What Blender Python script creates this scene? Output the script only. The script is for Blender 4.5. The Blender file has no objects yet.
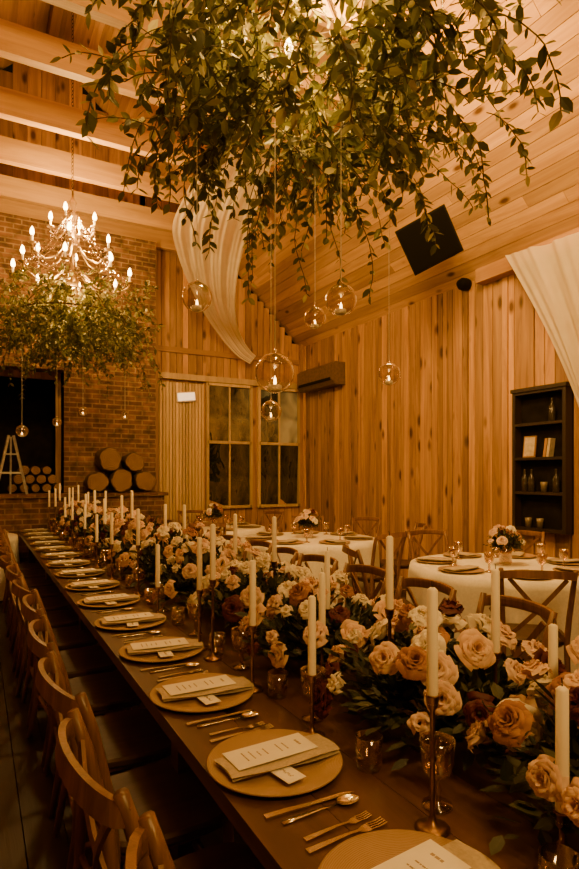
import bpy, math, random
from mathutils import Vector, Matrix, Euler
random.seed(11)
S=bpy.context.scene; COL=S.collection; PI=math.pi; V=Vector
R=random.random
def U(a,b): return a+(b-a)*random.random()
_o=['first','second','third','fourth','fifth','sixth','seventh','eighth','ninth','tenth','eleventh','twelfth','thirteenth','fourteenth','fifteenth','sixteenth','seventeenth','eighteenth','nineteenth','twentieth']
def nth(i): return _o[i] if i<20 else ('twenty-'+_o[i-20] if i<29 else ('thirtieth' if i==29 else 'thirty-'+_o[i-30]))
# ---------------- camera frame (used only to read positions off the photograph)
F=579.0; YAW=math.atan(314.5/579); CH=1.52
sn,cs=math.sin(YAW),math.cos(YAW)
def at(u,v,D):
    a=(u-289.5)/F
    return V((D*(sn+cs*a), D*(cs-sn*a), CH-D*(v-475)/F))
# ---------------- mesh builder
class MB:
    def __init__(s): s.v=[]; s.f=[]; s.t=[]
    def add(s,vs,fs,M=None,t=None):
        o=len(s.v)
        s.v+=[tuple(M@V(p)) for p in vs] if M is not None else [tuple(p) for p in vs]
        s.f+=[tuple(i+o for i in f) for f in fs]
        s.t+=[R() if t is None else t]*len(fs); return s
    def box(s,c,d,M=None,t=None,b=0):
        x,y,z=d[0]/2,d[1]/2,d[2]/2
        vs=[(c[0]+i*x,c[1]+j*y,c[2]+k*z) for i in(-1,1) for j in(-1,1) for k in(-1,1)]
        return s.add(vs,[(0,1,3,2),(4,6,7,5),(0,4,5,1),(2,3,7,6),(0,2,6,4),(1,5,7,3)],M,t)
    def sweep(s,pts,prof,up=None,sc=None,t=None,M=None):
        pts=[V(p) for p in pts]; n=len(pts); m=len(prof); vs=[]
        u=None
        for i in range(n):
            tg=(pts[min(i+1,n-1)]-pts[max(i-1,0)])
            tg=tg.normalized() if tg.length>1e-9 else V((0,0,1))
            if u is None:
                u=V(up) if up else (V((0,0,1)) if abs(tg.z)<.9 else V((0,1,0)))
            u=u-tg*u.dot(tg)
            u=u.normalized() if u.length>1e-6 else V((1,0,0))
            w=tg.cross(u); k=sc[i] if sc else 1
            vs+=[pts[i]+w*(a*k)+u*(b*k) for a,b in prof]
        fs=[(i*m+j,i*m+(j+1)%m,(i+1)*m+(j+1)%m,(i+1)*m+j) for i in range(n-1) for j in range(m)]
        fs+=[tuple(range(m-1,-1,-1)),tuple((n-1)*m+j for j in range(m))]
        return s.add(vs,fs,M,t)
    def tube(s,pts,r,seg=8,sc=None,t=None,M=None,up=None):
        return s.sweep(pts,[(r*math.cos(2*PI*j/seg),r*math.sin(2*PI*j/seg)) for j in range(seg)],up,sc,t,M)
    def bar(s,pts,w,h,up=(0,0,1),t=None,M=None,sc=None):
        return s.sweep(pts,[(-w/2,-h/2),(w/2,-h/2),(w/2,h/2),(-w/2,h/2)],up,sc,t,M)
    def lathe(s,prof,seg=20,M=None,t=None):
        vs=[];rings=[];fs=[]
        for r,z in prof:
            if r<1e-6: rings.append([len(vs)]); vs.append((0,0,z))
            else:
                rings.append(list(range(len(vs),len(vs)+seg)))
                vs+=[(r*math.cos(2*PI*j/seg),r*math.sin(2*PI*j/seg),z) for j in range(seg)]
        for a,b in zip(rings,rings[1:]):
            for j in range(seg):
                k=(j+1)%seg
                if len(a)==1 and len(b)==1: continue
                if len(a)==1: fs.append((a[0],b[k],b[j]))
                elif len(b)==1: fs.append((a[j],a[k],b[0]))
                else: fs.append((a[j],a[k],b[k],b[j]))
        return s.add(vs,fs,M,t)
    def grid(s,fn,nu,nv,t=None,M=None):
        vs=[fn(i/nu,j/nv) for i in range(nu+1) for j in range(nv+1)]
        fs=[(i*(nv+1)+j,(i+1)*(nv+1)+j,(i+1)*(nv+1)+j+1,i*(nv+1)+j+1) for i in range(nu) for j in range(nv)]
        return s.add(vs,fs,M,t)
    def leaf(s,b,d,n,L,W,t=None):
        d=d.normalized(); n=(n-d*n.dot(d)); n=n.normalized() if n.length>1e-5 else V((0,0,1))
        w=d.cross(n); c1=b+d*L*.33-n*W*.12; c2=b+d*L*.68-n*(W*.14+L*.03); tip=b+d*L-n*L*.12
        return s.add([b,b+d*L*.28+w*W*.42,b+d*L*.64+w*W*.42-n*L*.03,c1,c2,b+d*L*.28-w*W*.42,b+d*L*.64-w*W*.42-n*L*.03,tip],
            [(0,1,3),(1,2,4,3),(2,7,4),(0,3,5),(3,4,6,5),(4,7,6)],None,t)
    def mesh(s,name,m,smooth=False):
        me=bpy.data.meshes.new(name); me.from_pydata(s.v,[],s.f)
        at_=me.attributes.new('tint','FLOAT','FACE'); at_.data.foreach_set('value',s.t)
        me.materials.append(m)
        if smooth: me.polygons.foreach_set('use_smooth',[True]*len(me.polygons))
        me.update(); return me
    def build(s,name,m,parent=None,smooth=False):
        o=bpy.data.objects.new(name,s.mesh(name,m,smooth)); COL.objects.link(o)
        if parent is not None: o.parent=parent
        return o
def T(x,y,z): return Matrix.Translation((x,y,z))
def tag(o,label=None,cat=None,group=None):
    if label:
        o['label']=label
        if not 4<=len(label.split())<=16: print('LABEL LENGTH',label)
    if cat: o['category']=cat
    if group: o['group']=group
    return o
def empty(name,loc=(0,0,0),rz=0):
    o=bpy.data.objects.new(name,None); COL.objects.link(o); o.location=loc; o.rotation_euler=(0,0,rz); o.empty_display_size=.1; return o
def struct(o): o['kind']='structure'; return o
def objm(name,me,parent=None):
    o=bpy.data.objects.new(name,me); COL.objects.link(o)
    if parent is not None: o.parent=parent
    return o
def dup(o,parent=None):
    c=o.copy(); COL.objects.link(c)
    if parent is not None: c.parent=parent
    for ch in [k for k in bpy.data.objects if k.parent==o]: dup(ch,c)
    return c
class Proto:
    def __init__(s,o,cat,group): s.o=o; s.n=0; s.cat=cat; s.g=group
    def put(s,loc,rz,label,group=None):
        o=s.o if s.n==0 else dup(s.o); s.n+=1
        o.location=loc; o.rotation_euler=(0,0,rz); return tag(o,label,s.cat,group or s.g)
# ---------------- materials
def newmat(name):
    m=bpy.data.materials.new(name); m.use_nodes=True; nt=m.node_tree
    return m,nt,nt.nodes['Principled BSDF'],nt.nodes['Material Output']
def nd(nt,ty,ins=None,**kw):
    n=nt.nodes.new(ty)
    for k,v in kw.items(): setattr(n,k,v)
    for k,v in (ins or {}).items():
        if isinstance(v,bpy.types.NodeSocket): nt.links.new(v,n.inputs[k])
        else: n.inputs[k].default_value=v
    return n
def c4(c): return (c[0],c[1],c[2],1)
def ramp(nt,fac,stops):
    r=nd(nt,'ShaderNodeValToRGB',{0:fac}); e=r.color_ramp.elements
    e[0].position,e[0].color=stops[0][0],c4(stops[0][1]); e[1].position,e[1].color=stops[-1][0],c4(stops[-1][1])
    for p,c in stops[1:-1]:
        x=e.new(p); x.color=c4(c)
    return r.outputs[0]
def mixc(nt,a,b,fac,mode='MIX'):
    n=nd(nt,'ShaderNodeMix',data_type='RGBA',blend_type=mode)
    for i,v in ((0,fac),(6,a),(7,b)):
        if isinstance(v,bpy.types.NodeSocket): nt.links.new(v,n.inputs[i])
        else: n.inputs[i].default_value=v if i==0 else c4(v)
    return n.outputs[2]
def wood(name,c1,c2,axis='z',rough=.55,scale=9,knots=True,var=(.65,1.2),kn=(.09,.22,4.4)):
    m,nt,b,out=newmat(name)
    tc=nd(nt,'ShaderNodeTexCoord'); ta=nd(nt,'ShaderNodeAttribute',attribute_name='tint')
    mul=nd(nt,'ShaderNodeMath',{0:ta.outputs['Fac'],1:37.0},operation='MULTIPLY')
    off=nd(nt,'ShaderNodeVectorMath',{0:tc.outputs['Object'],1:mul.outputs[0]},operation='ADD')
    st={'x':(.07,1,1),'y':(1,.07,1),'z':(1,1,.07)}[axis]
    mp=nd(nt,'ShaderNodeMapping',{'Vector':off.outputs[0],'Scale':st})
    no=nd(nt,'ShaderNodeTexNoise',{'Vector':mp.outputs[0],'Scale':float(scale),'Detail':5.0,'Roughness':.65,'Distortion':1.2})
    col=ramp(nt,no.outputs['Fac'],[(.3,c1),(.7,c2)])
    if knots:
        st2={'x':(.45,1,1),'y':(1,.45,1),'z':(1,1,.45)}[axis]
        mp2=nd(nt,'ShaderNodeMapping',{'Vector':off.outputs[0],'Scale':st2})
        vo=nd(nt,'ShaderNodeTexVoronoi',{'Vector':mp2.outputs[0],'Scale':kn[2]})
        k=ramp(nt,vo.outputs['Distance'],[(kn[0],(.2,.14,.09)),(kn[1],(1,1,1))])
        col=mixc(nt,col,k,1.0,'MULTIPLY')
    mr=nd(nt,'ShaderNodeMapRange',{0:ta.outputs['Fac'],3:var[0],4:var[1]})
    hs=nd(nt,'ShaderNodeHueSaturation',{'Value':mr.outputs[0],'Color':col})
    nt.links.new(hs.outputs[0],b.inputs['Base Color']); b.inputs['Roughness'].default_value=rough
    bp=nd(nt,'ShaderNodeBump',{'Strength':.25,'Distance':.01,'Height':no.outputs['Fac']})
    nt.links.new(bp.outputs[0],b.inputs['Normal']); return m
def plain(name,c,rough=.5,metal=0,noise=.25,scale=20,em=None,es=0,bump=.0,spec=None):
    m,nt,b,out=newmat(name)
    tc=nd(nt,'ShaderNodeTexCoord')
    no=nd(nt,'ShaderNodeTexNoise',{'Vector':tc.outputs['Object'],'Scale':float(scale),'Detail':3.0})
    lo=[x*(1-noise) for x in c]; hi=[min(1,x*(1+noise)) for x in c]
    nt.links.new(ramp(nt,no.outputs['Fac'],[(.3,lo),(.7,hi)]),b.inputs['Base Color'])
    b.inputs['Roughness'].default_value=rough; b.inputs['Metallic'].default_value=metal
    if spec is not None: b.inputs['Specular IOR Level'].default_value=spec
    if bump:
        bp=nd(nt,'ShaderNodeBump',{'Strength':bump,'Distance':.004,'Height':no.outputs['Fac']}); nt.links.new(bp.outputs[0],b.inputs['Normal'])
    if em: b.inputs['Emission Color'].default_value=c4(em); b.inputs['Emission Strength'].default_value=es
    return m
def leafmat(name,stops,trans=.35,rough=.45):
    m,nt,b,out=newmat(name)
    ta=nd(nt,'ShaderNodeAttribute',attribute_name='tint')
    col=ramp(nt,ta.outputs['Fac'],stops)
    nt.links.new(col,b.inputs['Base Color']); b.inputs['Roughness'].default_value=rough
    tr=nd(nt,'ShaderNodeBsdfTranslucent',{'Color':col})
    mx=nd(nt,'ShaderNodeMixShader',{0:trans,1:b.outputs[0],2:tr.outputs[0]})
    nt.links.new(mx.outputs[0],out.inputs['Surface']); return m
def thinglass(name,tint,base=.08,gain=.75,rough=.03):
    m,nt,b,out=newmat(name); nt.nodes.remove(b)
    lw=nd(nt,'ShaderNodeLayerWeight',{'Blend':.35})
    mr=nd(nt,'ShaderNodeMapRange',{0:lw.outputs['Facing'],3:base,4:gain})
    tr=nd(nt,'ShaderNodeBsdfTransparent',{'Color':c4(tint)}); gl=nd(nt,'ShaderNodeBsdfGlossy',{'Color':(1,.95,.9,1),'Roughness':rough})
    mx=nd(nt,'ShaderNodeMixShader',{0:mr.outputs[0],1:tr.outputs[0],2:gl.outputs[0]})
    nt.links.new(mx.outputs[0],out.inputs['Surface']); return m
def emis(name,c,s):
    m,nt,b,out=newmat(name); b.inputs['Base Color'].default_value=c4(c); b.inputs['Emission Color'].default_value=c4(c); b.inputs['Emission Strength'].default_value=s; return m
M={}
M['wall']=wood('pine_wall',(.27,.128,.036),(.62,.335,.105),'z',var=(.48,1.2))
M['ceil']=wood('pine_ceiling',(.42,.22,.066),(.68,.405,.14),'y',var=(.68,1.15),kn=(.06,.14,3.4))
M['joist']=wood('pine_beam',(.46,.255,.082),(.68,.42,.15),'x',knots=False)
M['trimz']=wood('trim_wood',(.2,.1,.032),(.36,.19,.06),'z',knots=False)
M['trimy']=wood('trim_wood_long',(.25,.12,.037),(.42,.22,.07),'y',knots=False)
M['trimx']=wood('trim_wood_cross',(.25,.12,.037),(.42,.22,.07),'x',knots=False)
M['panel']=wood('ribbed_panel_wood',(.42,.28,.12),(.62,.43,.2),'z',knots=False)
M['floor']=wood('floor_wood',(.025,.012,.005),(.06,.031,.012),'y',rough=.5)
M['table']=wood('table_wood',(.050,.021,.007),(.12,.052,.017),'y',rough=.36,var=(.8,1.15))
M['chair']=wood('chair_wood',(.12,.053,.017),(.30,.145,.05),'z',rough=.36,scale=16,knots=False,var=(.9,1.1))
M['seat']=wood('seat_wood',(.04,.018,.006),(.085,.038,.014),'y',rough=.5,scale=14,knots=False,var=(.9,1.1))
M['dark']=wood('dark_cabinet_wood',(.014,.007,.003),(.03,.015,.006),'z',rough=.5,knots=False)
M['bark']=plain('bark',(.07,.037,.017),.9,noise=.6,scale=25,bump=.8)
M['recess_shade']=plain('recess_shade',(.010,.007,.005),.95,noise=.4,scale=9,spec=.1)  # near-black colour stands in for the shade inside the recess and bookcase
M['black']=plain('black_plastic',(.006,.0048,.0035),.7,spec=.15)
M['grille']=plain('black_grille',(.004,.003,.002),.9,scale=200,bump=.5,spec=.08)
M['cloth']=plain('white_linen',(.80,.73,.60),.85,noise=.06,scale=60,bump=.1)
M['napkin']=plain('beige_linen',(.48,.39,.26),.9,noise=.12,scale=120,bump=.3)
M['paper']=plain('ivory_paper',(.86,.81,.69),.8,noise=.03)
M['ink']=plain('brown_ink',(.36,.27,.16),.8)
M['silver']=plain('silver',(.72,.63,.48),.25,1,noise=.05)
M['brass']=plain('aged_brass',(.24,.13,.045),.35,1,noise=.25)
M['gilt']=plain('gilt_metal',(.6,.42,.2),.3,.9,noise=.2)
M['bronze']=plain('dark_bronze',(.09,.05,.02),.45,.8)
M['wax']=plain('ivory_wax',(.93,.85,.66),.45,noise=.03)
M['wick']=plain('wick',(.03,.02,.015),.9)
M['glass']=thinglass('clear_glass',(.97,.94,.88),.10,1.0)
M['amber']=thinglass('amber_glass',(.82,.69,.50),.15,.9,.08)
M['bottle']=plain('bottle_glass',(.03,.022,.012),.1)
M['pale']=plain('pale_ceramic',(.5,.4,.27),.4)
M['smoky']=plain('smoky_glass',(.16,.12,.075),.15)
M['metalw']=plain('pale_metal',(.46,.46,.42),.4,.4)
M['unit']=plain('beige_housing',(.12,.068,.03),.5)
M['crystal']=thinglass('crystal',(.98,.94,.86),.5,1.0,.08)
M['bulb']=emis('bulb_glow',(1,.60,.22),34)
M['flame']=emis('flame_glow',(1,.55,.16),18)
M['lampglow']=emis('lamp_glow',(1,.75,.45),1.2)
M['leafC']=leafmat('chandelier_leaf',[(0,(.045,.050,.011)),(.45,(.105,.107,.023)),(.8,(.22,.21,.048)),(1,(.52,.46,.19))],.42)
M['leafT']=leafmat('table_leaf',[(0,(.010,.014,.005)),(.6,(.032,.038,.013)),(1,(.10,.095,.032))],.2,.5)
M['stem']=plain('stem',(.06,.038,.013),.8)
def petal(n,c,hi): return leafmat('petal_'+n,[(0,c),(1,hi)],.25,.6)
PET={'peach':petal('peach',(.80,.52,.31),(.90,.67,.45)),'cream':petal('cream',(.87,.77,.57),(.95,.88,.71)),'blush':petal('blush',(.74,.50,.35),(.86,.65,.48)),
 'rust':petal('rust',(.38,.16,.06),(.5,.24,.09)),'burgundy':petal('burgundy',(.085,.012,.014),(.15,.024,.022))}
def curtain_mat():
    m,nt,b,out=newmat('sheer_voile'); b.inputs['Roughness'].default_value=.9
    tc=nd(nt,'ShaderNodeTexCoord'); no=nd(nt,'ShaderNodeTexNoise',{'Vector':tc.outputs['Object'],'Scale':6.0,'Detail':3.0})
    nt.links.new(ramp(nt,no.outputs['Fac'],[(.3,(.8,.71,.54)),(.7,(.9,.82,.65))]),b.inputs['Base Color'])
    tr=nd(nt,'ShaderNodeBsdfTranslucent',{'Color':(.92,.83,.65,1)}); tp=nd(nt,'ShaderNodeBsdfTransparent',{'Color':(1,.95,.86,1)})
    mx=nd(nt,'ShaderNodeMixShader',{0:.5,1:b.outputs[0],2:tr.outputs[0]}); mx2=nd(nt,'ShaderNodeMixShader',{0:.15,1:mx.outputs[0],2:tp.outputs[0]})
    nt.links.new(mx2.outputs[0],out.inputs['Surface']); return m
M['voile']=curtain_mat()
def brick_mat():
    m,nt,b,out=newmat('old_brick')
    tc=nd(nt,'ShaderNodeTexCoord'); sp=nd(nt,'ShaderNodeSeparateXYZ',{0:tc.outputs['Object']})
    su=nd(nt,'ShaderNodeMath',{0:sp.outputs[0],1:sp.outputs[1]},operation='ADD')
    cb=nd(nt,'ShaderNodeCombineXYZ',{0:su.outputs[0],1:sp.outputs[2]})
    br=nd(nt,'ShaderNodeTexBrick',{'Vector':cb.outputs[0],'Color1':(.22,.11,.048,1),'Color2':(.10,.048,.023,1),'Mortar':(.25,.17,.092,1),'Scale':1.0,'Mortar Size':.010,'Brick Width':.22,'Row Height':.075})
    no=nd(nt,'ShaderNodeTexNoise',{'Vector':cb.outputs[0],'Scale':7.0,'Detail':4.0})
    col=mixc(nt,br.outputs['Color'],ramp(nt,no.outputs['Fac'],[(.3,(.35,.35,.35)),(.7,(1.25,1.15,1.05))]),1.0,'MULTIPLY')
    nt.links.new(col,b.inputs['Base Color']); b.inputs['Roughness'].default_value=.9
    bp=nd(nt,'ShaderNodeBump',{'Strength':.9,'Distance':.014,'Height':br.outputs['Fac']}); bp.invert=True
    nt.links.new(bp.outputs[0],b.inputs['Normal']); return m
M['brick']=brick_mat()
def ring_mat(name,c1,c2,scale,dist,ax,rough,bump):
    m,nt,b,out=newmat(name)
    tc=nd(nt,'ShaderNodeTexCoord'); wv=nd(nt,'ShaderNodeTexWave',{'Vector':tc.outputs['Object'],'Scale':float(scale),'Distortion':dist,'Detail':2.0},wave_type='RINGS',rings_direction=ax)
    no=nd(nt,'ShaderNodeTexNoise',{'Vector':tc.outputs['Object'],'Scale':12.0,'Detail':3.0})
    mu=nd(nt,'ShaderNodeMath',{0:wv.outputs['Fac'],1:no.outputs['Fac']},operation='MULTIPLY')
    nt.links.new(ramp(nt,mu.outputs[0],[(.05,c1),(.55,c2)]),b.inputs['Base Color']); b.inputs['Roughness'].default_value=rough
    if bump:
        bp=nd(nt,'ShaderNodeBump',{'Strength':bump,'Distance':.002,'Height':wv.outputs['Fac']}); nt.links.new(bp.outputs[0],b.inputs['Normal'])
    return m
M['charger']=ring_mat('woven_charger',(.31,.19,.088),(.44,.285,.135),80,3.0,'Z',.65,.2)
M['logend']=ring_mat('log_end_rings',(.12,.062,.025),(.36,.22,.09),14,4.0,'Y',.85,.5)
def pane_mat(n,c,metal,bump):
    m,nt,b,out=newmat(n); tc=nd(nt,'ShaderNodeTexCoord'); no=nd(nt,'ShaderNodeTexNoise',{'Vector':tc.outputs['Object'],'Scale':2.2,'Detail':1.5,'Distortion':1.0})
    nt.links.new(ramp(nt,no.outputs['Fac'],[(.35,[x*.4 for x in c]),(.65,c)]),b.inputs['Base Color']); b.inputs['Roughness'].default_value=.03; b.inputs['Metallic'].default_value=metal
    bp=nd(nt,'ShaderNodeBump',{'Strength':bump,'Distance':.06,'Height':no.outputs['Fac']}); nt.links.new(bp.outputs[0],b.inputs['Normal']); return m
M['pane']=pane_mat('night_window_glass',(.20,.21,.16),.9,.25)
M['panel_glass']=pane_mat('reflection_tint_glass',(.36,.38,.31),.9,.3)  # paler copy of the pane; bright reflections put into its colour
M['pale_pane']=pane_mat('pale_window_glass',(.48,.45,.34),.1,.1)  # palest pane tone, used for one upper pane
# ================= SETTING
WX=5.5; YB=9.64; EZ=3.96; SL=.95; RX=1.0; LX=-3.5; Y0=-4.0; RZ=EZ+SL*(WX-RX)
def roof(x): return EZ+SL*(WX-x) if x>RX else EZ+SL*(x-LX)
mb=MB()
x=LX
while x<WX: mb.box((x+.08,(Y0+YB)/2,-.02),(.155,YB-Y0,.04)); x+=.16
mb.box(((LX+WX)/2,(Y0+YB+.6)/2,-.06),(WX-LX,YB-Y0+1.2,.04),t=0)
struct(mb.build('floor',M['floor']))
mb=MB(); y=Y0
while y<YB:
    w=random.choice([.085,.10,.11,.13,.15]); w=min(w,YB-y)
    d=random.choice([0,0,.016]); mb.box((WX+.03-d/2,y+w/2,EZ/2+.0),(.05+d,w-.012,EZ)); y+=w
mb.box((WX+.08,(Y0+YB)/2,EZ/2),(.04,YB-Y0,EZ),t=0)
struct(mb.build('wall_right',M['wall']))
mb=MB(); y=Y0
while y<YB: mb.box((LX-.03,y+.15,EZ/2),(.05,.29,EZ)); y+=.3
struct(mb.build('wall_left',M['wall']))
mb=MB(); x=LX
while x<WX: mb.box((x+.15,Y0-.03,(roof(x+.15))/2),(.29,.05,roof(x+.15))); x+=.3
struct(mb.build('wall_front',M['wall']))
mb=MB(); x=2.4
while x<WX:
    w=random.choice([.11,.13,.15]); w=min(w,WX-x); h=roof(x+w); mb.box((x+w/2,YB+.03,h/2),(w-.010,.05,h)); x+=w
mb.box((3.95,YB+.08,2.0),(3.1,.04,4.0),t=0)
x=LX
while x<2.4: 
    h=min(roof(x),roof(x+.2)); z0=0 if (x<-1.35 or x>1.1) else 3.0
    mb.box((x+.1,YB+.03,(h+z0)/2),(.195,.05,h-z0)); x+=.2
struct(mb.build('wall_back',M['wall']))
mb=MB()
for side in (1,-1):
    ex=WX+.12 if side==1 else LX-.12; ez=EZ-.12*SL
    d=V((-side,0,SL)).normalized(); n=V((side*SL,0,1)).normalized(); L=(V((RX,0,RZ))-V((ex,0,ez))).length
    bw=.14 if side==1 else .3; k=0
    Mx=Matrix(((d.x,0,n.x,ex),(0,1,0,0),(d.z,0,n.z,ez),(0,0,0,1)))
    while k*bw<L+.1:
        ys=[Y0-.1]+sorted(U(Y0,YB) for _ in range(2 if side==1 else 0))+[YB+.1]
        for a,b in zip(ys,ys[1:]): mb.box((k*bw+bw/2,(a+b)/2,.025),(bw-.006,b-a-.004,.04),Mx)
        k+=1
    mb.box((L/2,(Y0+YB)/2,.07),(L+.1,YB-Y0+.3,.03),Mx,t=0)
struct(mb.build('ceiling',M['ceil']))
JB=5.3; tn=1
for y in (1.05,2.45,3.1,4.1,4.95,5.8,6.8,7.78,8.78,9.52):
    xr=WX-(JB+.26-EZ)/SL; xl=LX+(JB+.26-EZ)/SL
    struct(MB().box(((xl+xr)/2,y,JB+.14),(xr-xl,.1,.28)).build('trim_%d'%tn,M['joist'])); tn+=1
struct(MB().box((RX,(Y0+YB)/2,RZ-.22),(.12,YB-Y0,.3)).build('trim_%d'%tn,M['trimy'])); tn+=1
struct(MB().box((WX-.07,(Y0+5.12)/2,EZ-.02),(.14,5.12-Y0,.17)).build('trim_%d'%tn,M['trimy'])); tn+=1
struct(MB().box((4.05,YB-.015,3.66),(2.85,.03,.09)).build('trim_%d'%tn,M['trimx'])); tn+=1
struct(MB().box((2.64,YB-.05,2.7),(.1,.1,5.4)).build('trim_%d'%tn,M['trimz'])); tn+=1
struct(MB().box((WX-.035,YB-.035,2.0),(.07,.07,4.0)).build('trim_%d'%tn,M['trimz'])); tn+=1
mb=MB(); FY=9.3
mb.box((1.88,(FY+YB)/2,2.65),(1.4,YB-FY,5.3)); mb.box((-2.1,(FY+YB)/2,2.65),(1.6,YB-FY,5.3))
mb.box((-.06,(FY+YB)/2,4.2),(2.5,YB-FY,2.2)); mb.box((-.06,9.5,.6),(2.5,.4,1.2))
struct(mb.build('wall_chimney',M['brick']))
mb=MB(); mb.box((-.06,10.35,2.2),(2.9,.1,2.4)); mb.box((1.21,9.83,2.2),(.06,1.0,2.4)); mb.box((-1.33,9.83,2.2),(.06,1.0,2.4)); mb.box((-.06,9.83,3.16),(2.6,1.0,.1)); mb.box((-.06,9.83,1.2),(2.6,1.0,.06))
struct(mb.build('wall_recess',M['recess_shade']))
tag(MB().box((.5,9.085,.6),(4.2,.41,1.2)).box((.5,9.06,1.225),(4.3,.46,.05)).build('brick_hearth',M['brick']),'raised brick ledge running in front of the chimney','ledge')
mb=MB(); x0,x1=2.72,3.52; n=14
for i in range(n):
    w=(x1-x0)/n; mb.box((x0+(i+.5)*w,YB-.025,1.55),(w*.7,.035,3.1))
mb.box(((x0+x1)/2,YB-.008,1.55),(x1-x0,.012,3.1),t=.3)
tag(mb.build('ribbed_panel',M['panel']),'pale ribbed vertical panel between the brick chimney and the window','panel')
def window(n,x0,x1,z0,z1,mats):
    w=struct(empty('window_%d'%n,((x0+x1)/2,YB,z0))); hx=(x1-x0)/2; H=z1-z0; t=.05
    f=MB(); f.box((-hx,-.03,H/2),(t,.06,H+t)); f.box((hx,-.03,H/2),(t,.06,H+t))
    for z in (0,H*.53,H): f.box((0,-.03,z),(2*hx,.06,t))
    f.box((0,-.025,H/2),(.03,.04,H))
    f.build('window_frame',M['panel'],w)
    q=0
    for i,(zc,hh) in enumerate(((H*.265,H*.53),(H*.765,H*.47))):
        for j in (-1,1):
            o=MB().box((0,0,0),(hx-.02,.012,hh-.04)).build('pane',M[mats[q]],w); q+=1
            o.location=(j*hx/2,-.014,zc); o.rotation_euler=(U(-.03,.05),0,U(-.04,.04))
window(1,3.58,4.42,.95,3.12,('pane','pane','panel_glass','panel_glass')); window(2,4.58,5.42,.95,3.12,('pane','pane','panel_glass','pale_pane'))
struct(MB().box((4.05,YB-.04,3.2),(2.8,.08,.1)).build('trim_%d'%tn,M['panel'])); tn+=1
# ================= furniture prototypes
def chair_proto():
    r=empty('cross_back_chair'); m=MB(); out=[]
    for k in range(28):
        a=2*PI*k/28; c,s=math.cos(a),math.sin(a); e=.55
        xx=.225*math.copysign(abs(c)**e,c); yy=.21*math.copysign(abs(s)**e,s)
        xx*=1+.06*(yy/.21); out.append((xx,yy))
    vs=[(a*.97,b*.97,.435) for a,b in out]+[(a,b,.445) for a,b in out]+[(a,b,.462) for a,b in out]+[(a*.95,b*.95,.47) for a,b in out]+[(a*.6,b*.6,.463) for a,b in out]
    n=28; fs=[(i*n+j,i*n+(j+1)%n,(i+1)*n+(j+1)%n,(i+1)*n+j) for i in range(4) for j in range(n)]+[tuple(range(n-1,-1,-1)),tuple(4*n+j for j in range(n))]
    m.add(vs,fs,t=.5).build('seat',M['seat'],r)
    for s in (-1,1):
        MB().tube([(s*.195,.165,.44),(s*.2,.18,.22),(s*.205,.195,0)],.018,8,[1,.95,.7],t=.5).build('leg',M['chair'],r,True)
        MB().tube([(s*.205,-.235,0),(s*.195,-.195,.22),(s*.19,-.185,.45),(s*.2,-.205,.62),(s*.213,-.25,.82),(s*.219,-.285,.93)],.0185,8,[.75,.95,1,1,.95,.8],t=.55).build('leg',M['chair'],r,True)
    pts=[(.222*math.cos(PI*k/14),-.272-.07*math.sin(PI*k/14),.885+.024*math.sin(PI*k/14)) for k in range(15)]
    MB().sweep(pts,[(-.009,-.025),(.007,-.025),(.010,-.013),(.010,.013),(.007,.025),(-.009,.025)],(0,-.25,1),[.8,.95]+[1]*11+[.95,.8],t=.6).build('crest_rail',M['chair'],r)
    for s in (-1,1):
        pts=[]
        for k in range(9):
            q=k/8; pts.append((s*(-.175+.345*q),-.19-.09*q-.04*math.sin(PI*q)-s*.005,.47+.40*q))
        MB().bar(pts,.026,.010,(0,-1,.2),t=.5).build('cross_brace',M['chair'],r)
    m=MB()
    m.tube([(-.2,.18,.2),(.2,.18,.2)],.011,6,t=.5); m.tube([(-.197,-.19,.24),(.197,-.19,.24)],.011,6,t=.5)
    for s in (-1,1): m.tube([(s*.2,.18,.17),(s*.2,-.2,.17)],.011,6,t=.5)
    m.build('stretcher',M['chair'],r,True)
    m=MB(); m.tube([(.19*math.copysign(abs(math.cos(a))**.6,math.cos(a)),.175*math.copysign(abs(math.sin(a))**.6,math.sin(a)),.425) for a in [2*PI*k/24 for k in range(25)]],.013,6,t=.45)
    m.build('seat_rail',M['chair'],r,True)
    return Proto(r,'chair',None)
CHAIR=chair_proto()
def goblet_proto():
    m=MB(); m.lathe([(0,0),(.036,.002),(.034,.007),(.010,.014),(.007,.03),(.011,.04),(.007,.055),(.012,.068),(.03,.078),(.037,.1),(.039,.13),(.041,.155),(.039,.155),(.036,.13),(.034,.1),(.026,.085),(0,.078)],20)
    return Proto(m.build('goblet',M['amber'],None,True),'goblet',None)
def tumbler_proto():
    m=MB(); m.lathe([(0,0),(.03,0),(.034,.02),(.036,.085),(.034,.085),(.031,.02),(0,.012)],16)
    return Proto(m.build('tumbler',M['amber'],None,True),'glass',None)
def plate_proto():
    m=MB(); m.lathe([(0,.0),(.115,0),(.13,.004),(.176,.014),(.178,.017),(.174,.019),(.128,.010),(.112,.006),(0,.006)],48,t=.5)
    return Proto(m.build('charger_plate',M['charger'],None,True),'plate',None)
def napkin_proto():
    m=MB()
    for k,(dx,dy) in enumerate(((0,0),(.004,.004),(-.003,-.003))):
        m.grid(lambda a,b:(-.155+.31*a+dx+.004*math.sin(b*5),-.055+.11*b+dy+.003*math.sin(a*6+k),.004*k+.0022*math.sin(b*PI)+.002*math.sin(a*7+k)+.002),12,6)
    m.box((0,0,.003),(.3,.1,.006))
    return Proto(m.build('napkin',M['napkin'],None,True),'napkin',None)
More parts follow.
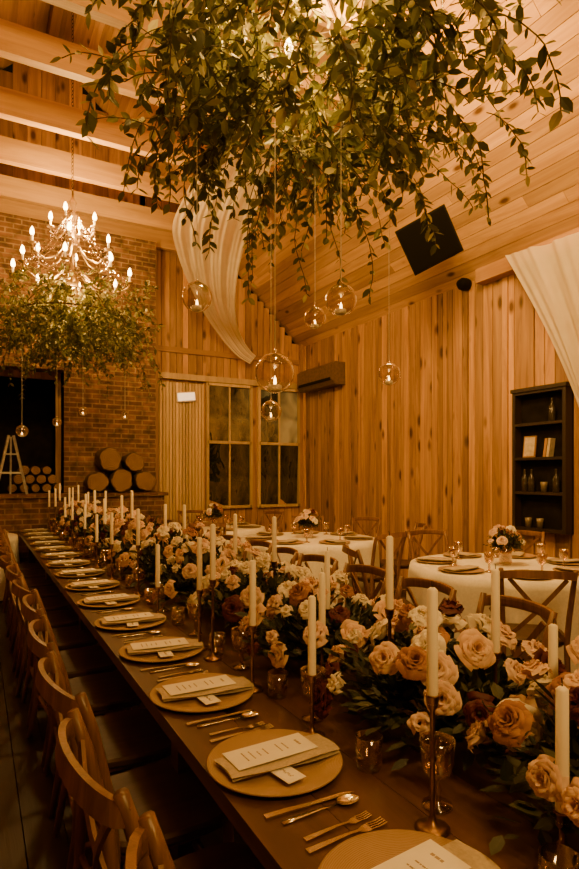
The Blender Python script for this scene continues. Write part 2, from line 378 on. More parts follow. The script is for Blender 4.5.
def menu_proto():
    m=MB(); o=m.box((0,0,.0006),(.235,.1,.0012)).build('menu_card',M['paper'])
    t=MB()
    for row in range(9):
        xx=.085-.02*row
        if row in (1,4): continue
        tot=U(.02,.05); yy=-tot/2
        while yy<tot/2:
            w=U(.004,.011); t.box((xx,yy+w/2,.0014),(.0035 if row else .007,w,.0004)); yy+=w+.002
    t.build('printed_text',M['ink'],o); return Proto(o,'menu',None)
def card_proto():
    o=MB().box((0,0,.0006),(.055,.085,.0012)).build('place_card',M['paper'])
    t=MB(); t.tube([(.004*math.sin(k*1.7)+.002*math.cos(k*.6),-.022+.044*k/26,.0014) for k in range(27)],.0007,4)
    t.build('handwritten_name',M['ink'],o); return Proto(o,'name card',None)
def handle(m,L0,L1):
    m.bar([(L0,0,.003),(L0+.03,0,.004),(0,0,.006),(L1,0,.004)],.016,.003,sc=[1,.9,.5,.45])
def fork_proto(name,k):
    m=MB(); handle(m,-.1,.035)
    m.add([(.03,-.004,.004),(.03,.004,.004),(.045,.012,.003),(.06,.0125,.004),(.06,-.0125,.004),(.045,-.012,.003)],[(0,1,2,5),(5,2,3,4)])
    for j in range(4): m.bar([(.058,-.0105+.007*j,.004),(.08,-.0105+.007*j,.003),(.1,-.0105+.007*j,.006)],.0035,.002)
    for i in range(len(m.v)): m.v[i]=(m.v[i][0]*k,m.v[i][1]*k,m.v[i][2])
    return Proto(m.build(name,M['silver']),'fork',None)
def knife_proto():
    m=MB(); m.bar([(-.115,0,.004),(-.06,0,.005),(0,0,.004)],.016,.006,sc=[1,.9,.7])
    m.add([(0,-.005,.004),(.0,.006,.004),(.09,.009,.004),(.118,.0,.004),(.09,-.007,.004)],[(0,1,2,3,4)]); m.add([(0,-.005,.0055),(.0,.006,.0055),(.09,.009,.0055),(.118,.0,.0045),(.09,-.007,.0055)],[(4,3,2,1,0)])
    return Proto(m.build('dinner_knife',M['silver']),'knife',None)
def spoon_proto():
    m=MB(); handle(m,-.1,.05)
    m.grid(lambda a,b:(.072+.03*(2*a-1),.019*math.sqrt(max(0,1-(2*a-1)**2))*(2*b-1),.006-.007*(1-(2*a-1)**2)*(1-(2*b-1)**2)+.002),10,8)
    return Proto(m.build('spoon',M['silver'],None,True),'spoon',None)
GOB,TUM,PLA,NAP,MEN,CRD=goblet_proto(),tumbler_proto(),plate_proto(),napkin_proto(),menu_proto(),card_proto()
FK1,FK2,KNI,SPO=fork_proto('dinner_fork',1),fork_proto('salad_fork',.86),knife_proto(),spoon_proto()
# ================= long table
TZ=.76; TX0,TX1=.52,1.62; TY0,TY1=-.4,8.75
lt=tag(empty('long_table',((TX0+TX1)/2,(TY0+TY1)/2,0)),'long dark wooden banquet table running through the hall','table')
cx,cy=(TX0+TX1)/2,(TY0+TY1)/2
m=MB(); nb=6; bw=(TX1-TX0)/nb
for i in range(nb): m.box((TX0+bw*(i+.5)-cx,0,TZ-.0225),(bw-.002,TY1-TY0,.045))
m.build('tabletop',M['table'],lt)
m=MB()
for s in (-1,1): m.box((s*.40,0,TZ-.085),(.03,TY1-TY0-.4,.08))
m.build('apron',M['table'],lt)
for k in range(5):
    for s in (-1,1):
        MB().box((s*.40,-4.3+k*2.15,.36),(.08,.08,.71)).build('leg',M['table'],lt)
SP=.545; PY=[.805+SP*i for i in range(15)]; PXc=.697
for i,y in enumerate(PY):
    near='the %s place from the camera'%nth(i)
    jx=U(-.01,.01); jr=U(-.09,.09)
    PLA.put((PXc+jx,y,TZ),0,'tan charger plate at '+near+' on the long table','charger plates on the long table')
    NAP.put((PXc+.01+jx,y-.005,TZ+.0185),jr-.05,'folded beige napkin at '+near+' on the long table','napkins on the long table')
    MEN.put((PXc-.005+jx,y+.014,TZ+.034),jr+U(-.03,.06),'ivory menu card at '+near+' on the long table','menu cards')
    CRD.put((PXc-.01+jx,y-.085,TZ+.020),jr+U(-.15,.15),'small ivory name card on the charger at '+near,'name cards')
    KNI.put((PXc-.02,y-.205,TZ),U(-.06,.06),'silver knife beside the charger at '+near,'knives')
    SPO.put((PXc-.01,y-.235,TZ),U(-.06,.06),'silver spoon next to the knife at '+near,'spoons')
    FK1.put((PXc-.01,y+.205,TZ),U(-.06,.06),'larger silver fork at '+near+' on the long table','dinner forks')
    FK2.put((PXc-.01,y+.24,TZ),U(-.06,.06),'smaller silver fork at '+near+' on the long table','salad forks')
    GOB.put((.925+U(-.01,.01),y+.2,TZ),0,'amber pressed goblet beyond the charger at '+near,'goblets on the long table')
    TUM.put((.91+U(-.015,.015),y-.13,TZ),0,'short amber tumbler beyond the charger at '+near,'tumblers on the long table')
for i,y in enumerate(PY[:13]):
    CHAIR.put((.525+U(-.025,.02),y-.03+U(-.02,.02),0),-PI/2+U(-.09,.09),'wooden cross-back chair left of the long table, %s from the camera'%nth(i),'chairs on the left side of the long table')
for i,y in enumerate(PY[2:]):
    CHAIR.put((1.86+U(-.02,.08),y+U(-.03,.03),0),PI/2+U(-.16,.16),'wooden cross-back chair behind the long table flowers, %s from the camera'%nth(i),'chairs on the right side of the long table')
# ================= roses and arrangements
def rose_mesh(n,Rr,H,mat,name):
    m=MB()
    for k in range(n):
        f=k/(n-1); phi=k*2.4+U(-.4,.4); hw=1.25-.5*f; r0=.003+.010*f; r1=.010+(Rr-.010)*f**.85*U(.86,1.08); zt=H*(1.0-.5*f**1.7)*U(.88,1.07); cu=f*U(.4,1.4); p2=U(0,6)
        def fn(a,b):
            s=2*a-1; j=b
            ang=phi+s*hw*(.45+.55*math.sin(j*PI*.62))
            rad=r0+(r1-r0)*(j**(.6+.5*(1-f)))+(.010*cu*max(0,j-.7)/.3 if j>.7 else 0)+.003*f*math.sin(s*4+p2)*j
            z=zt*math.sin(j*PI/2*(1+.12*f))-.010*s*s*j*(.4+f)-.012*cu*max(0,(j-.75)/.25)**2+.004*math.sin(s*5+p2)*j
            return (rad*math.cos(ang),rad*math.sin(ang),z)
        m.grid(fn,7,5,t=R())
    return m.mesh(name,mat,True)
ROSE={}
for c,mt in PET.items():
    ROSE[c]=[rose_mesh(28,.050,.058,mt,'rose'),rose_mesh(20,.041,.051,mt,'rose'),rose_mesh(13,.027,.042,mt,'rose')]
def foliage_mesh(rx,ry,h,n,L,mat,seed):
    random.seed(seed); m=MB()
    for i in range(n):
        th=U(0,2*PI); el=math.asin(U(-.15,1)); q=U(.45,.98) if i%6 else U(.9,1.15)
        base=V((rx*.35*math.cos(th),ry*.35*math.sin(th),h*.3)); tip=V((rx*q*math.cos(th)*math.cos(el),ry*q*math.sin(th)*math.cos(el),h*.3+h*.66*q*math.sin(el)))
        if tip.z<.03: tip.z=.03+U(0,.03)
        d=tip-base; kk=random.choice((.5,.8,1,1,1.15))
        for j in range(7):
            p=base+d*(.3+.7*j/6)+V((U(-.02,.02),U(-.02,.02),U(-.015,.015)))
            if p.z<.015: p.z=.02
            ld=(d.normalized()+V((U(-1,1),U(-1,1),U(-.4,.9)))).normalized()
            l=L*kk*U(.7,1.3)
            if p.z+ld.z*l<.01: ld.z=abs(ld.z)
            m.leaf(p,ld,V((U(-.6,.6),U(-.6,.6),1)),l,l*U(.38,.62))
    return m.mesh('foliage',mat)
FOL=[foliage_mesh(.32,.35,.35,230,.058,M['leafT'],s) for s in (1,2,3)]
vm=MB(); vm.lathe([(0,0),(.06,0),(.062,.008),(.02,.02),(.02,.05),(.08,.08),(.10,.11),(.095,.11),(.07,.085),(0,.08)],20); VASE=vm.mesh('vase',M['bronze'],True)
random.seed(5)
AY=[.70+.62*i for i in range(13)]
wts=['peach']*9+['cream']*8+['blush']*7+['rust']*2+['burgundy']*5
for i,y in enumerate(AY):
    a=tag(empty('flower_arrangement',(1.24,y,TZ),0),'low arrangement of roses and dark leaves on the long table, %s from the camera'%nth(i),'flowers','rose arrangements along the long table')
    zk=(.84,.78,.80,.84,.9)[i] if i<5 else 1.0
    objm('vase',VASE,a); f=objm('foliage',FOL[i%3],a); f.rotation_euler=(0,0,PI*(i%2)); f.scale=(1,1,zk)
    nr=36 if i<5 else 25
    pts=[]
    for k in range(nr*10):
        th=U(0,2*PI); q=math.sqrt(U(.0,1)); h=U(.9,1.2); p=V((.335*q*math.cos(th),.36*q*math.sin(th),.05+zk*(.29*math.sqrt(1-q*q)*h+U(0,.03))))
        if all((p-o).length>.062 for o in pts): pts.append(p)
        if len(pts)>=nr: break
    for p in pts:
        cl=random.choice(wts); kd=random.choice((0,0,0,1,1,2,2)) if cl!='burgundy' else random.choice((0,1,2,2))
        o=objm('rose',ROSE[cl][kd],a); o.location=p
        n=V((p.x/.09,p.y/.12,(p.z-.05)/.09)).normalized(); n=(n+V((U(-.7,.25),U(-.7,.25),U(-.2,.4)))).normalized()
        o.rotation_euler=n.to_track_quat('Z','Y').to_euler(); s=U(.72,1.08); o.scale=(s,s,s*U(.85,1.1))
# ================= candles
def cst_proto(h):
    m=MB(); m.lathe([(0,0),(.036,0),(.038,.005),(.028,.010),(.010,.016),(.0055,.035),(.0055,h*.5),(.010,h*.5+.007),(.0055,h*.5+.014),(.0055,h-.035),(.011,h-.028),(.015,h-.004),(.017,h),(.0125,h),(.0115,h-.02),(0,h-.02)],16)
    return m
CST={}
cm=MB(); cm.lathe([(0,0),(.0125,0),(.0125,.02),(.0115,.243),(.006,.248),(0,.249)],14)
wm=MB(); wm.tube([(0,0,.246),(.001,0,.256),(.003,0,.263)],.0012,5)
co=cm.build('taper_candle',M['wax'],None,True); wm.build('wick',M['wick'],co); CAN=Proto(co,'candle','ivory taper candles')
cand=[(.954,.70,.88),(.862,.945,1.034),(1.27,1.14,1.01),(1.30,.98,.89),(.862,1.45,.92),(1.07,1.73,.925),(1.23,1.95,.97),(1.146,1.45,1.08),(.862,1.86,.966),(1.34,2.63,1.06),(.862,2.25,1.07),(.862,2.41,1.0),(.862,3.07,.9),
(1.25,3.8,1.07),(1.3,3.04,1.05),(.9,3.65,1.06),(1.15,4.87,1.14),(1.1,5.02,1.1),(.88,4.94,.95),(.9,5.65,1.0),(1.0,7.4,1.12),(1.0,8.3,1.16),(.9,8.60,1.06),(1.28,4.35,1.05),(1.3,5.5,1.08),(.87,4.3,1.0),(.88,6.3,1.04),(1.25,6.5,1.1),(.9,7.0,1.02),(1.25,7.6,1.06),(.9,7.9,1.1),(1.2,8.55,1.1),(1.05,6.0,1.12),(1.1,6.85,1.06),(1.2,8.05,1.14),(1.02,5.35,1.06)]
cand.sort(key=lambda c:c[1])
for i,(x,y,zb) in enumerate(cand):
    h=round(zb-TZ+.02,2)
    if h not in CST: CST[h]=Proto(cst_proto(h).build('candlestick',M['brass'],None,True),'candlestick','brass candlesticks')
    CST[h].put((x,y,TZ),0,'slender brass candlestick on the long table, %s from the camera'%nth(i))
    CAN.put((x,y,TZ+h-.0195),U(0,6),'unlit ivory taper candle on the long table, %s from the camera'%nth(i))
# ================= round tables
def round_table(c,r,label,clabel):
    t=tag(empty('round_table',(c[0],c[1],0)),label,'table')
    MB().lathe([(0,.725),(r-.01,.725),(r,.735),(r,.75),(0,.752)],40).build('tabletop',M['table'],t)
    MB().lathe([(0,0),(.3,0),(.3,.03),(.06,.06),(.05,.72),(0,.725)],20).build('pedestal',M['table'],t,True)
    m=MB(); nT=120; ph=U(0,6)
    def fn(a,b):
        th=2*PI*a
        if b<=.4: q=b/.4; rr=r*q; z=.757-(.0 if q<.95 else .004)
        else:
            q=(b-.4)/.6; fold=(.030*math.sin(13*th+ph)+.018*math.sin(21*th+2*ph))*q**.7
            rr=r+.008+.012*q+fold; z=.752-.735*q
        return (rr*math.cos(th),rr*math.sin(th),z)
    o=m.grid(fn,nT,20,t=.5).build('tablecloth',M['cloth'],None,True); o.location=(c[0],c[1],0); tag(o,clabel,'tablecloth')
def bouquet(c,label,n=9):
    a=tag(empty('flower_bouquet',(c[0],c[1],.7585)),label,'flowers')
    m=MB(); m.lathe([(0,0),(.045,0),(.055,.03),(.05,.1),(.058,.13),(.052,.13),(.045,.1),(.045,.03),(0,.02)],16); m.build('vase',M['amber'],a,True)
    f=objm('foliage',FOL[1],a); f.scale=(.45,.4,.55); f.location=(0,0,.1)
    for k in range(n):
        th=2*PI*k/n*1.9; q=U(.2,1); p=V((.13*q*math.cos(th),.13*q*math.sin(th),.18+.12*(1-q*q)+U(0,.03)))
        o=objm('rose',random.choice(ROSE[random.choice(wts)]),a); o.location=p; nn=V((p.x*6,p.y*6,.6)); o.rotation_euler=nn.to_track_quat('Z','Y').to_euler(); k_=U(.8,1.0); o.scale=(k_,)*3
RT=[((3.95,3.44),.79,'round table nearest the bookcase'),((3.55,6.05),.82,'middle round table'),((3.08,8.0),.75,'farthest round table by the windows'),((-.14,8.2),.62,'leftmost round table')]
for i,(c,r,nm) in enumerate(RT):
    round_table(c,r,'cloth-covered '+nm,'floor-length white tablecloth on the '+nm)
    if i<3: bouquet(c,"small vase of pale roses on the "+nm,13)
    ns=7 if i<2 else (6 if i==2 else 4)
    for k in range(ns):
        th=2*PI*k/ns+[.55,.2,.4,.5][i]; dx,dy=math.cos(th),math.sin(th); w='at the %s place counted around the %s'%(nth(k),nm)
        PLA.put((c[0]+dx*(r-.22),c[1]+dy*(r-.22),.758),th,'tan charger plate '+w,'charger plates on round tables')
        NAP.put((c[0]+dx*(r-.22),c[1]+dy*(r-.22),.7765),th,'folded beige napkin '+w,'napkins on round tables')
        th2=th+.35; GOB.put((c[0]+math.cos(th2)*(r-.34),c[1]+math.sin(th2)*(r-.34),.758),0,'amber goblet '+w,'goblets on round tables')
CHG='chairs around the round tables'
def chair_at(c,ang,dist,label,tw=0):
    x,y=c[0]+dist*math.cos(ang),c[1]+dist*math.sin(ang); CHAIR.put((x,y,0),ang+PI/2+tw,'wooden cross-back chair '+label,CHG)
c=RT[0][0]
for a,l in ((-2.28,'standing in front of the round table nearest the bookcase'),(2.75,'left of the round table nearest the bookcase'),(1.35,'behind the round table nearest the bookcase'),(.6,'between the plank wall and the table nearest the bookcase')):
    chair_at(c,a,1.04,l)
c=RT[1][0]
for a,l in ((-1.42,'standing in front of the middle round table'),(.4,'between the middle round table and the plank wall'),(-.5,'right of the middle round table by the wall'),(1.05,'on the window side of the middle round table')):
    chair_at(c,a,1.07,l)
c=RT[2][0]
for a,l in ((-2.0,'in front of the farthest round table'),(.35,'right of the farthest round table'),(1.5,'behind the farthest round table under the window')):
    chair_at(c,a,1.0,l)
chair_at(RT[3][0],-2.4,.87,'at the leftmost round table')
# ================= chandeliers
def sprig(lm,sm,p,d,length,n,droop,L):
    p=V(p); d=V(d).normalized(); st=length/n; pts=[p.copy()]
    for k in range(n):
        d=(d+V((U(-.2,.2),U(-.2,.2),-droop+U(-.12,.12)))).normalized(); p=p+d*st; pts.append(p.copy())
        side=d.cross(V((U(-1,1),U(-1,1),U(-1,1)))).normalized()
        for sgn in (1,-1):
            if R()<.87:
                ld=(side*sgn*U(.5,1)+d*U(.1,.9)+V((U(-.3,.3),U(-.3,.3),U(-.5,.15)))).normalized(); l=L*U(.5,1.2)
                lm.leaf(p,ld,V((U(-.9,.9),U(-.9,.9),1)),l,l*U(.42,.6))
    sm.tube(pts,.0026,4)
TIERS=((8,.66,.50),(6,.48,.80),(4,.26,1.12))
def chandelier():
    random.seed(21)
    r=empty('greenery_chandelier')
    lm,sm=MB(),MB()
    for i in range(540):
        th=U(0,2*PI); core=i%5<2; rr=(.5 if core else .8)*R()**.55; z=(U(-.38,.30) if core else U(-.36,.52))*(1-.35*rr)
        o=V((math.cos(th),math.sin(th),0)); sprig(lm,sm,o*rr+V((0,0,z)),o*U(.1,.9)+V((U(-.6,.6),U(-.6,.6),U(-.6,.5))),U(.2,.42),7,U(.05,.25),.070)
    lm.build('foliage',M['leafC'],r); sm.build('twig',M['stem'],r)
    for i in range(28):
        l2,s2=MB(),MB(); th=2*PI*i/28+U(-.15,.15); o=V((math.cos(th),math.sin(th),0)); rr=U(.35,.9)
        sprig(l2,s2,o*rr+V((0,0,U(-.38,-.05))),o*U(.2,1.6)+V((0,0,-.25)),U(.3,.68),11,.22,.066)
        v=l2.build('vine',M['leafC'],r); s2.build('twig',M['stem'],v)
    m=MB()
    for rad,z in ((.6,.05),(.4,.3)): m.tube([(rad*math.cos(2*PI*k/40),rad*math.sin(2*PI*k/40),z) for k in range(41)],.008,6)
    for k in range(6): a=PI*k/3; m.tube([(.6*math.cos(a),.6*math.sin(a),.05),(.4*math.cos(a),.4*math.sin(a),.3),(.04*math.cos(a),.04*math.sin(a),.62)],.007,5)
    m.build('hoop_frame',M['bronze'],r,True)
    MB().lathe([(0,.4),(.05,.42),(.08,.48),(.03,.56),(.025,.8),(.06,.86),(.09,.92),(.04,1.0),(.02,1.1),(.035,1.2),(.07,1.27),(.03,1.36),(.05,1.42),(.012,1.48),(.012,1.56),(0,1.56)],18).build('stem',M['gilt'],r,True)
    m=MB(); z=1.55; k=0; top=7.75-3.35
    while z<top:
        a=(k%2)*PI/2
        m.tube([( .014*math.cos(t)*math.cos(a),.014*math.cos(t)*math.sin(a),z+.028+.028*math.sin(t)) for t in [2*PI*j/10 for j in range(11)]],.004,4); z+=.045; k+=1
    m.build('chain',M['bronze'],r,True)
    for tier,(n,ra,zb) in enumerate(TIERS):
        for k in range(n):
            a=2*PI*k/n+tier*.3; c,s=math.cos(a),math.sin(a)
            pr=[(.03,zb+.04),(ra*.2,zb+.08),(ra*.4,zb-.06),(ra*.7,zb-.13),(ra*.95,zb-.06),(ra,zb)]
            arm=MB().tube([(c*q,s*q,z) for q,z in pr],.009,6).lathe([(0,0),(.02,.0),(.045,.012),(.05,.02),(.02,.02),(0,.02)],12,T(c*ra,s*ra,zb)).build('arm',M['gilt'],r,True)
            MB().lathe([(.013,.02),(.013,.1),(.0,.1)],10,T(c*ra,s*ra,zb)).build('candle_sleeve',M['wax'],arm,True)
            MB().lathe([(0,.1),(.018,.11),(.025,.134),(.018,.17),(.005,.195),(0,.2)],10,T(c*ra,s*ra,zb)).build('bulb',M['bulb'],arm,True)
    for tier,(n,ra,zb) in enumerate(TIERS):
        for k in range(n):
            a=2*PI*k/n+tier*.3
            p0=V((.06*math.cos(a),.06*math.sin(a),1.3)); p1=V((ra*math.cos(a),ra*math.sin(a),zb+.02)); b=a+2*PI/n; p2=V((ra*math.cos(b),ra*math.sin(b),zb+.02))
            m=MB()
            for pa,pb,sag,nn in ((p0,p1,.14,15),(p1,p2,.10,11)):
                line=[pa.lerp(pb,q/(nn-1))-V((0,0,sag*math.sin(PI*q/(nn-1)))) for q in range(nn)]
                m.tube(line,.002,4)
                for p in line: m.lathe([(0,-.016),(.013,0),(0,.016)],6,T(*p))
            for q in range(4): m.lathe([(0,-.034),(.014,-.008),(0,.014)],6,T(p1.x,p1.y,p1.z-.05-.045*q))
            m.tube([p1,p1-V((0,0,.2))],.002,4)
            m.build('crystal_strand',M['crystal'],r)
    return Proto(r,'chandelier','greenery chandeliers over the long table')
CHN=chandelier()
CN=(1.27,2.2,3.28); CF=(1.03,7.35,3.36)
CHN.put(CN,.4,'leafy chandelier hanging low right over the near end of the long table')
cf=CHN.put(CF,2.1,'candle-bulb chandelier wrapped in greenery in front of the brick chimney')
CHN.o.scale=(.95,.95,.9)
# ================= hanging globes
def globe(c,r,ztop,label):
    g=MB(); n1,n2=28,18; vs=[];fs=[]
    hd=V((-.55,-.8,.1)).normalized()
    for i in range(n1):
        for j in range(n2+1):
            th=2*PI*i/n1; ph=PI*j/n2; vs.append((r*math.sin(ph)*math.cos(th),r*math.sin(ph)*math.sin(th),r*math.cos(ph)))
    for i in range(n1):
        for j in range(n2):
            f=(i*(n2+1)+j,((i+1)%n1)*(n2+1)+j,((i+1)%n1)*(n2+1)+j+1,i*(n2+1)+j+1)
            cc=sum((V(vs[k]) for k in f),V())/4
            if cc.normalized().dot(hd)<.86: fs.append(f)
    g.add(vs,fs,None,.5); g.lathe([(r*.16,r*.97),(r*.12,r*1.08),(r*.07,r*1.2),(0,r*1.22)],10)
    o=g.build('glass_globe',M['glass'],None,True); o.location=c; tag(o,label,'glass globe','hanging glass globes')
    MB().tube([(0,0,r*1.2),(0,0,ztop-c.z)],.0016,5).build('cord',M['cloth'],o)
    t=empty('tealight',(c.x,c.y,c.z-r*.93)); k=r/.07
    MB().lathe([(0,0),(.024*k,0),(.024*k,.022*k),(.019*k,.023*k),(0,.02*k)],14).build('wax_cup',M['wax'],t,True)
    MB().lathe([(0,.02*k),(.006*k,.03*k),(.0045*k,.044*k),(0,.056*k)],8).build('flame',M['flame'],t,True)
    tag(t,'tealight in the '+label,'candle','tealights in glass globes')
GL=[(197,297,2.6,.067,'small clear globe hanging in front of the left white drape'),(275,373,2.6,.09,'largest clear globe, lowest under the near chandelier'),(315,318,2.9,.055,'small clear globe just left of the big upper one'),(341,300,2.4,.066,'clear globe hanging highest under the near chandelier'),(389,374,3.1,.061,'clear globe hanging alone before the plank wall'),(271,411,3.2,.058,'clear globe hanging just under the largest one'),
(22,431,6.3,.065,'clear globe before the dark recess, leftmost one'),(57,422,6.8,.055,'tiny clear globe before the dark recess edge'),(83,411,7.0,.06,'small clear globe before the brick pier'),(125,415,7.4,.055,'small clear globe nearest the ribbed panel')]
for u,v,D,r,l in GL: globe(at(u,v,D),r,3.12 if D<4.5 else 2.98,l)
# ================= drapes
rows=[(226,100,285,85,6.2),(208,150,278,132,6.8),(188,190,268,178,7.3),(173,224,255,216,7.7),(177,252,243,252,8.3),(188,282,236,292,8.9),(203,312,237,322,9.5),(220,337,243,339,10.0),(236,355,250,350,10.2),(250,364,256,356,10.3)]
def drape(rows,name,label,nf,amp):
    L=[(at(r[0],r[1],r[4]),at(r[2],r[3],r[4])) for r in rows]; n=len(L)-1
    def cat(P,t):
        i=min(int(t*n),n-1); f=t*n-i; p0,p1,p2,p3=P[max(i-1,0)],P[i],P[i+1],P[min(i+2,n)]
        return .5*((2*p1)+(p2-p0)*f+(2*p0-5*p1+4*p2-p3)*f*f+(3*p1-p0-3*p2+p3)*f**3)
    A=[l[0] for l in L]; B=[l[1] for l in L]
    def fn(a,b):
        p=cat(A,a).lerp(cat(B,a),b); w=(cat(A,a)-cat(B,a)).length
        return p+V((-.5,-.75,-.3))*amp*min(1,w*1.6)*(math.sin(b*nf*2*PI+a*3)+.6*math.sin(b*nf*4.3*PI+1.3+a*5)+.35*math.sin(b*nf*9*PI-a*4))
    tag(MB().grid(fn,50,90,t=.5).build(name,M['voile'],None,True),label,'drape')
drape(rows,'ceiling_drape','white sheer drape swooping down beside the hall gable to the back corner',3.1,.022)
m=MB()
def fn(a,b):
    yl=4.58-.95*a-.25*a*a-.16*math.sin(PI*a); yr=2.7+.35*a; zt=4.0-.08*math.sin(b*PI)*(1-a)
    y=yl+(yr-yl)*b; z=zt-2.6*a-.25*math.sin(PI*b)*a*.5
    w=.026*math.sin(b*27+a*2)+.015*math.sin(b*47+1+a*4)+.007*math.sin(b*85-a*3)
    return (5.24+w*(1-.2*a),y,z)
tag(m.grid(fn,40,140,t=.5).build('wall_drape',M['voile'],None,True),'white sheer drape gathered to one side on the plank wall','drape')
# ================= speaker, heater, sensor, lamp
p=at(429,238,6.6)
sp=tag(empty('loudspeaker',p),'black loudspeaker tilted down from the sloping plank ceiling','loudspeaker')
m=MB(); m.add([(-.29,-.2,-.27),(.29,-.2,-.27),(.29,-.2,.27),(-.29,-.2,.27),(-.22,.22,-.22),(.22,.22,-.22),(.22,.22,.22),(-.22,.22,.22)],[(0,1,2,3),(4,7,6,5),(0,4,5,1),(1,5,6,2),(2,6,7,3),(3,7,4,0)]).build('cabinet',M['black'],sp)
MB().box((0,-.207,0),(.54,.014,.5)).build('grille',M['grille'],sp)
dirv=(V((1.0,1.0,1.0))-p).normalized()
rot=(dirv.to_track_quat('-Y','Z').to_matrix().to_4x4()@Matrix.Rotation(math.radians(-24),4,'Y')); sp.rotation_euler=rot.to_euler()
iw=(Matrix.Translation(p)@rot).inverted(); up0=V((p.x+.32,p.y+.1,roof(p.x+.32)-.03))
mid=iw@V((p.x+.26,p.y+.1,p.z+.1))
MB().bar([iw@up0,mid,(0,.18,0)],.06,.03).box(tuple(iw@(up0-V((0,0,.02)))),(.1,.1,.03)).build('bracket',M['black'],sp)
tag(MB().lathe([(0,0),(.075,0),(.08,.04),(.075,.1),(.04,.15),(0,.16)],16,Matrix.Rotation(-PI/2,4,'Y')).build('wall_sensor',M['black'],None,True),'small round black sensor at the wall top beside the loudspeaker','sensor').location=(WX-.01,5.38,3.93)
ht=tag(empty('wall_heater',(WX,8.75,3.05)),'long boxy heater unit mounted high on the plank wall corner','heater')
m=MB(); pr=[(0,0),(-.2,0),(-.26,.07),(-.26,.33),(-.2,.38),(0,.38)]
m.add([(a,-.6,b) for a,b in pr]+[(a,.6,b) for a,b in pr],[tuple(range(5,-1,-1)),tuple(range(6,12))]+[(i,(i+1)%6,6+(i+1)%6,6+i) for i in range(6)]).build('housing',M['unit'],ht)
MB().box((-.264,0,.09),(.01,1.08,.05)).build('louver',M['black'],ht)
wl=tag(empty('wall_lamp',(3.18,YB-.06,2.86)),'small glowing rectangular lamp on the ribbed panel','lamp')
MB().box((0,0,0),(.34,.04,.17)).build('housing',M['pale'],wl); MB().box((0,-.03,0),(.3,.02,.13)).build('diffuser',M['lampglow'],wl); wl.rotation_euler=(0,-.12,0)
# ================= bookcase and contents
bx=tag(empty('wall_bookcase',(WX,4.24,.9)),'dark wooden open bookcase on the plank wall','bookcase')
W_,H_,D_=.68,1.55,.13
MB().box((-.012,0,H_/2),(.024,W_,H_)).build('back_panel',M['recess_shade'],bx)  # shade behind the shelves painted into the back's colour
for s in (-1,1): MB().box((-D_/2,s*(W_/2-.02),H_/2),(D_,.04,H_)).build('side_panel',M['dark'],bx)
for z in (.02,.42,.80,1.18,H_-.02): MB().box((-D_/2,0,z),(D_-.005,W_-.08,.03)).build('shelf',M['dark'],bx)
MB().box((-D_/2-.005,0,H_+.015),(D_+.02,W_+.03,.04)).build('cornice',M['dark'],bx)
BX=WX-.078
f=tag(empty('picture_frame',(WX-.07,4.40,1.715)),'framed pale picture on the upper middle bookcase shelf','picture'); MB().box((0,0,.12),(.015,.16,.24)).build('frame',M['trimz'],f); MB().box((-.009,0,.12),(.004,.13,.21)).build('print',M['pale'],f); f.rotation_euler=(0,.12,0)
for k in range(2):
    o=MB().box((0,0,.1),(.08,.03,.2)).build('book',M['pale' if k==0 else 'trimz']); o.location=(BX,4.13+.04*k,1.715); o.rotation_euler=(.14,0,0); tag(o,'pale upright book leaning on the bookcase shelf' if k==0 else 'brown upright book leaning on the bookcase shelf','book')
bt=MB(); bt.lathe([(0,0),(.035,0),(.037,.01),(.037,.15),(.014,.19),(.013,.24),(.015,.25),(0,.25)],14)
bo=Proto(bt.build('bottle',M['bottle'],None,True),'bottle','bottles in the bookcase')
for k,(y,z) in enumerate(((4.45,.435),(4.36,.435),(4.05,.435),(4.1,1.195))): bo.put((BX,y,.9+z),0,['dark bottle at the left end of the low bookcase shelf','dark bottle second from left on the low bookcase shelf','dark bottle at the right of the low bookcase shelf','dark bottle alone on the top bookcase shelf'][k])
gp=MB(); gp.lathe([(0,0),(.03,0),(.035,.07),(.04,.11),(.036,.11),(.03,.01),(0,.01)],14)
jp=Proto(gp.build('jar',M['smoky'],None,True),'jar','jars in the bookcase')
for k,(y,z) in enumerate(((4.4,.035),(4.25,.035),(4.2,.435))): jp.put((BX,y,.9+z),0,['brown jar at the left of the bottom bookcase shelf','brown jar in the middle of the bottom bookcase shelf','brown jar between bottles on the low bookcase shelf'][k])
# ================= logs, firewood, easel
def log_proto(r,L,nm,seg=28):
    RX_=Matrix.Rotation(-PI/2,4,'X')
    def wob(m,o):
        for i in range(o,len(m.v)):
            x,y,z=m.v[i]; th=math.atan2(z,x); k=1+.06*math.sin(2*th+.7)+.045*math.sin(5*th+y*6)+.025*math.sin(11*th+1); m.v[i]=(x*k,y,z*k)
    m=MB().lathe([(r*.93,0),(r*.98,.02),(r*1.0,L*.3),(r*.98,L*.7),(r*.95,L),(0,L)],seg,RX_); wob(m,0)
    o=m.build(nm,M['bark'],None,True)
    e=MB().lathe([(0,-.004),(r*.86,-.003),(r*.92,.004)],seg,RX_); wob(e,0); e.build('cut_end',M['logend'],o); return o
lg=Proto(log_proto(.165,.34,'log_round'),'log','log rounds on the ledge')
for k,(x,z,s,ro,l) in enumerate(((1.60,1.415,.95,.3,'round log at the left of the pile on the brick ledge'),(1.95,1.435,1.05,2.1,'round log in the middle of the pile on the brick ledge'),(2.31,1.425,.98,4.0,'round log at the right of the pile on the brick ledge'),(1.79,1.755,1.08,5.1,'big round log on top left of the ledge pile'),(2.15,1.715,.9,1.0,'smaller round log on top right of the ledge pile'))):
    o=lg.put((x,8.9+U(-.03,.03),z),0,l); o.scale=(s,1,s); o.rotation_euler=(0,ro,U(-.06,.06))
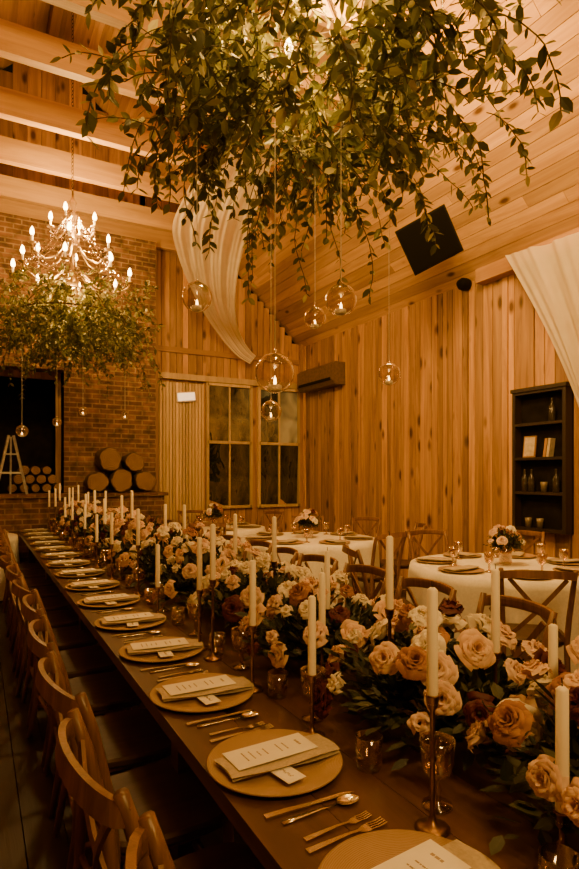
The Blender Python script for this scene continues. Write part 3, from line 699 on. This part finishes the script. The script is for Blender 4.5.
fw=Proto(log_proto(.072,.3,'firewood',16),'firewood','split firewood stacked in the recess')
for row,cnt in enumerate((5,4,3)):
    for k in range(cnt):
        o=fw.put((.48+.155*k+.078*row,9.35,1.325+.132*row),0,'short firewood log, %s from left in row %s of the stack'%(nth(k),['one','two','three'][row])); s=U(.85,1.06); o.scale=(s,1,s); o.rotation_euler=(0,U(0,6),0)
ea=tag(empty('easel',(.44,8.92,1.25)),'pale folding A-frame easel standing on the brick ledge','easel')
for s in (-1,1): MB().bar([(s*.2,-.06,0),(s*.03,0,.82)],.028,.03).build('leg',M['metalw'],ea)
MB().bar([(0,.16,0),(0,.01,.8)],.022,.03).build('leg',M['metalw'],ea)
MB().box((0,-.035,.3),(.3,.03,.025)).box((0,-.02,.56),(.17,.02,.02)).build('ledge_bar',M['metalw'],ea)
# ================= lights
WC=(1,.555,.145)
def lamp(ty,loc,e,col=WC,size=.2):
    l=bpy.data.lights.new('lamp',ty); l.energy=e; l.color=col
    if ty=='AREA': l.size=size
    else: l.shadow_soft_size=size
    o=bpy.data.objects.new('lamp_'+ty.lower(),l); COL.objects.link(o); o.location=loc
    return o
def aim(o,t): o.rotation_euler=(V(t)-o.location).to_track_quat('-Z','Y').to_euler()
lamp('POINT',(CN[0],CN[1],CN[2]+1.2),410,size=.2); lamp('POINT',(CF[0],CF[1],CF[2]+1.25),480,size=.15)
lamp('POINT',(CN[0],CN[1],CN[2]+.33),150,size=.12); lamp('POINT',(CF[0],CF[1],CF[2]+.4),150,size=.12)
aim(lamp('AREA',(1.8,.8,4.9),85,size=1.2),(5.2,5.5,2.6))  # unseen soft lamp added to wash the plank wall
aim(lamp('AREA',(2.6,3.4,5.15),200,size=1.0),(5.5,6,2.4))  # second unseen lamp under the joists, added to brighten the wall
aim(lamp('AREA',(.6,-.6,3.0),40,size=.5),(1.5,2.3,.85))  # unseen front fill added for the near end of the table
w=bpy.data.worlds.new('World'); S.world=w; w.use_nodes=True
w.node_tree.nodes['Background'].inputs[0].default_value=(.9,.5,.2,1); w.node_tree.nodes['Background'].inputs[1].default_value=.01
# ================= camera
cd=bpy.data.cameras.new('Camera'); cam=bpy.data.objects.new('Camera',cd); COL.objects.link(cam)
cam.location=(0,0,CH); cam.rotation_euler=(PI/2,0,-YAW); cd.sensor_width=36; cd.lens=36*F/869; cd.shift_y=40.5/869; cd.clip_start=.05
S.camera=cam
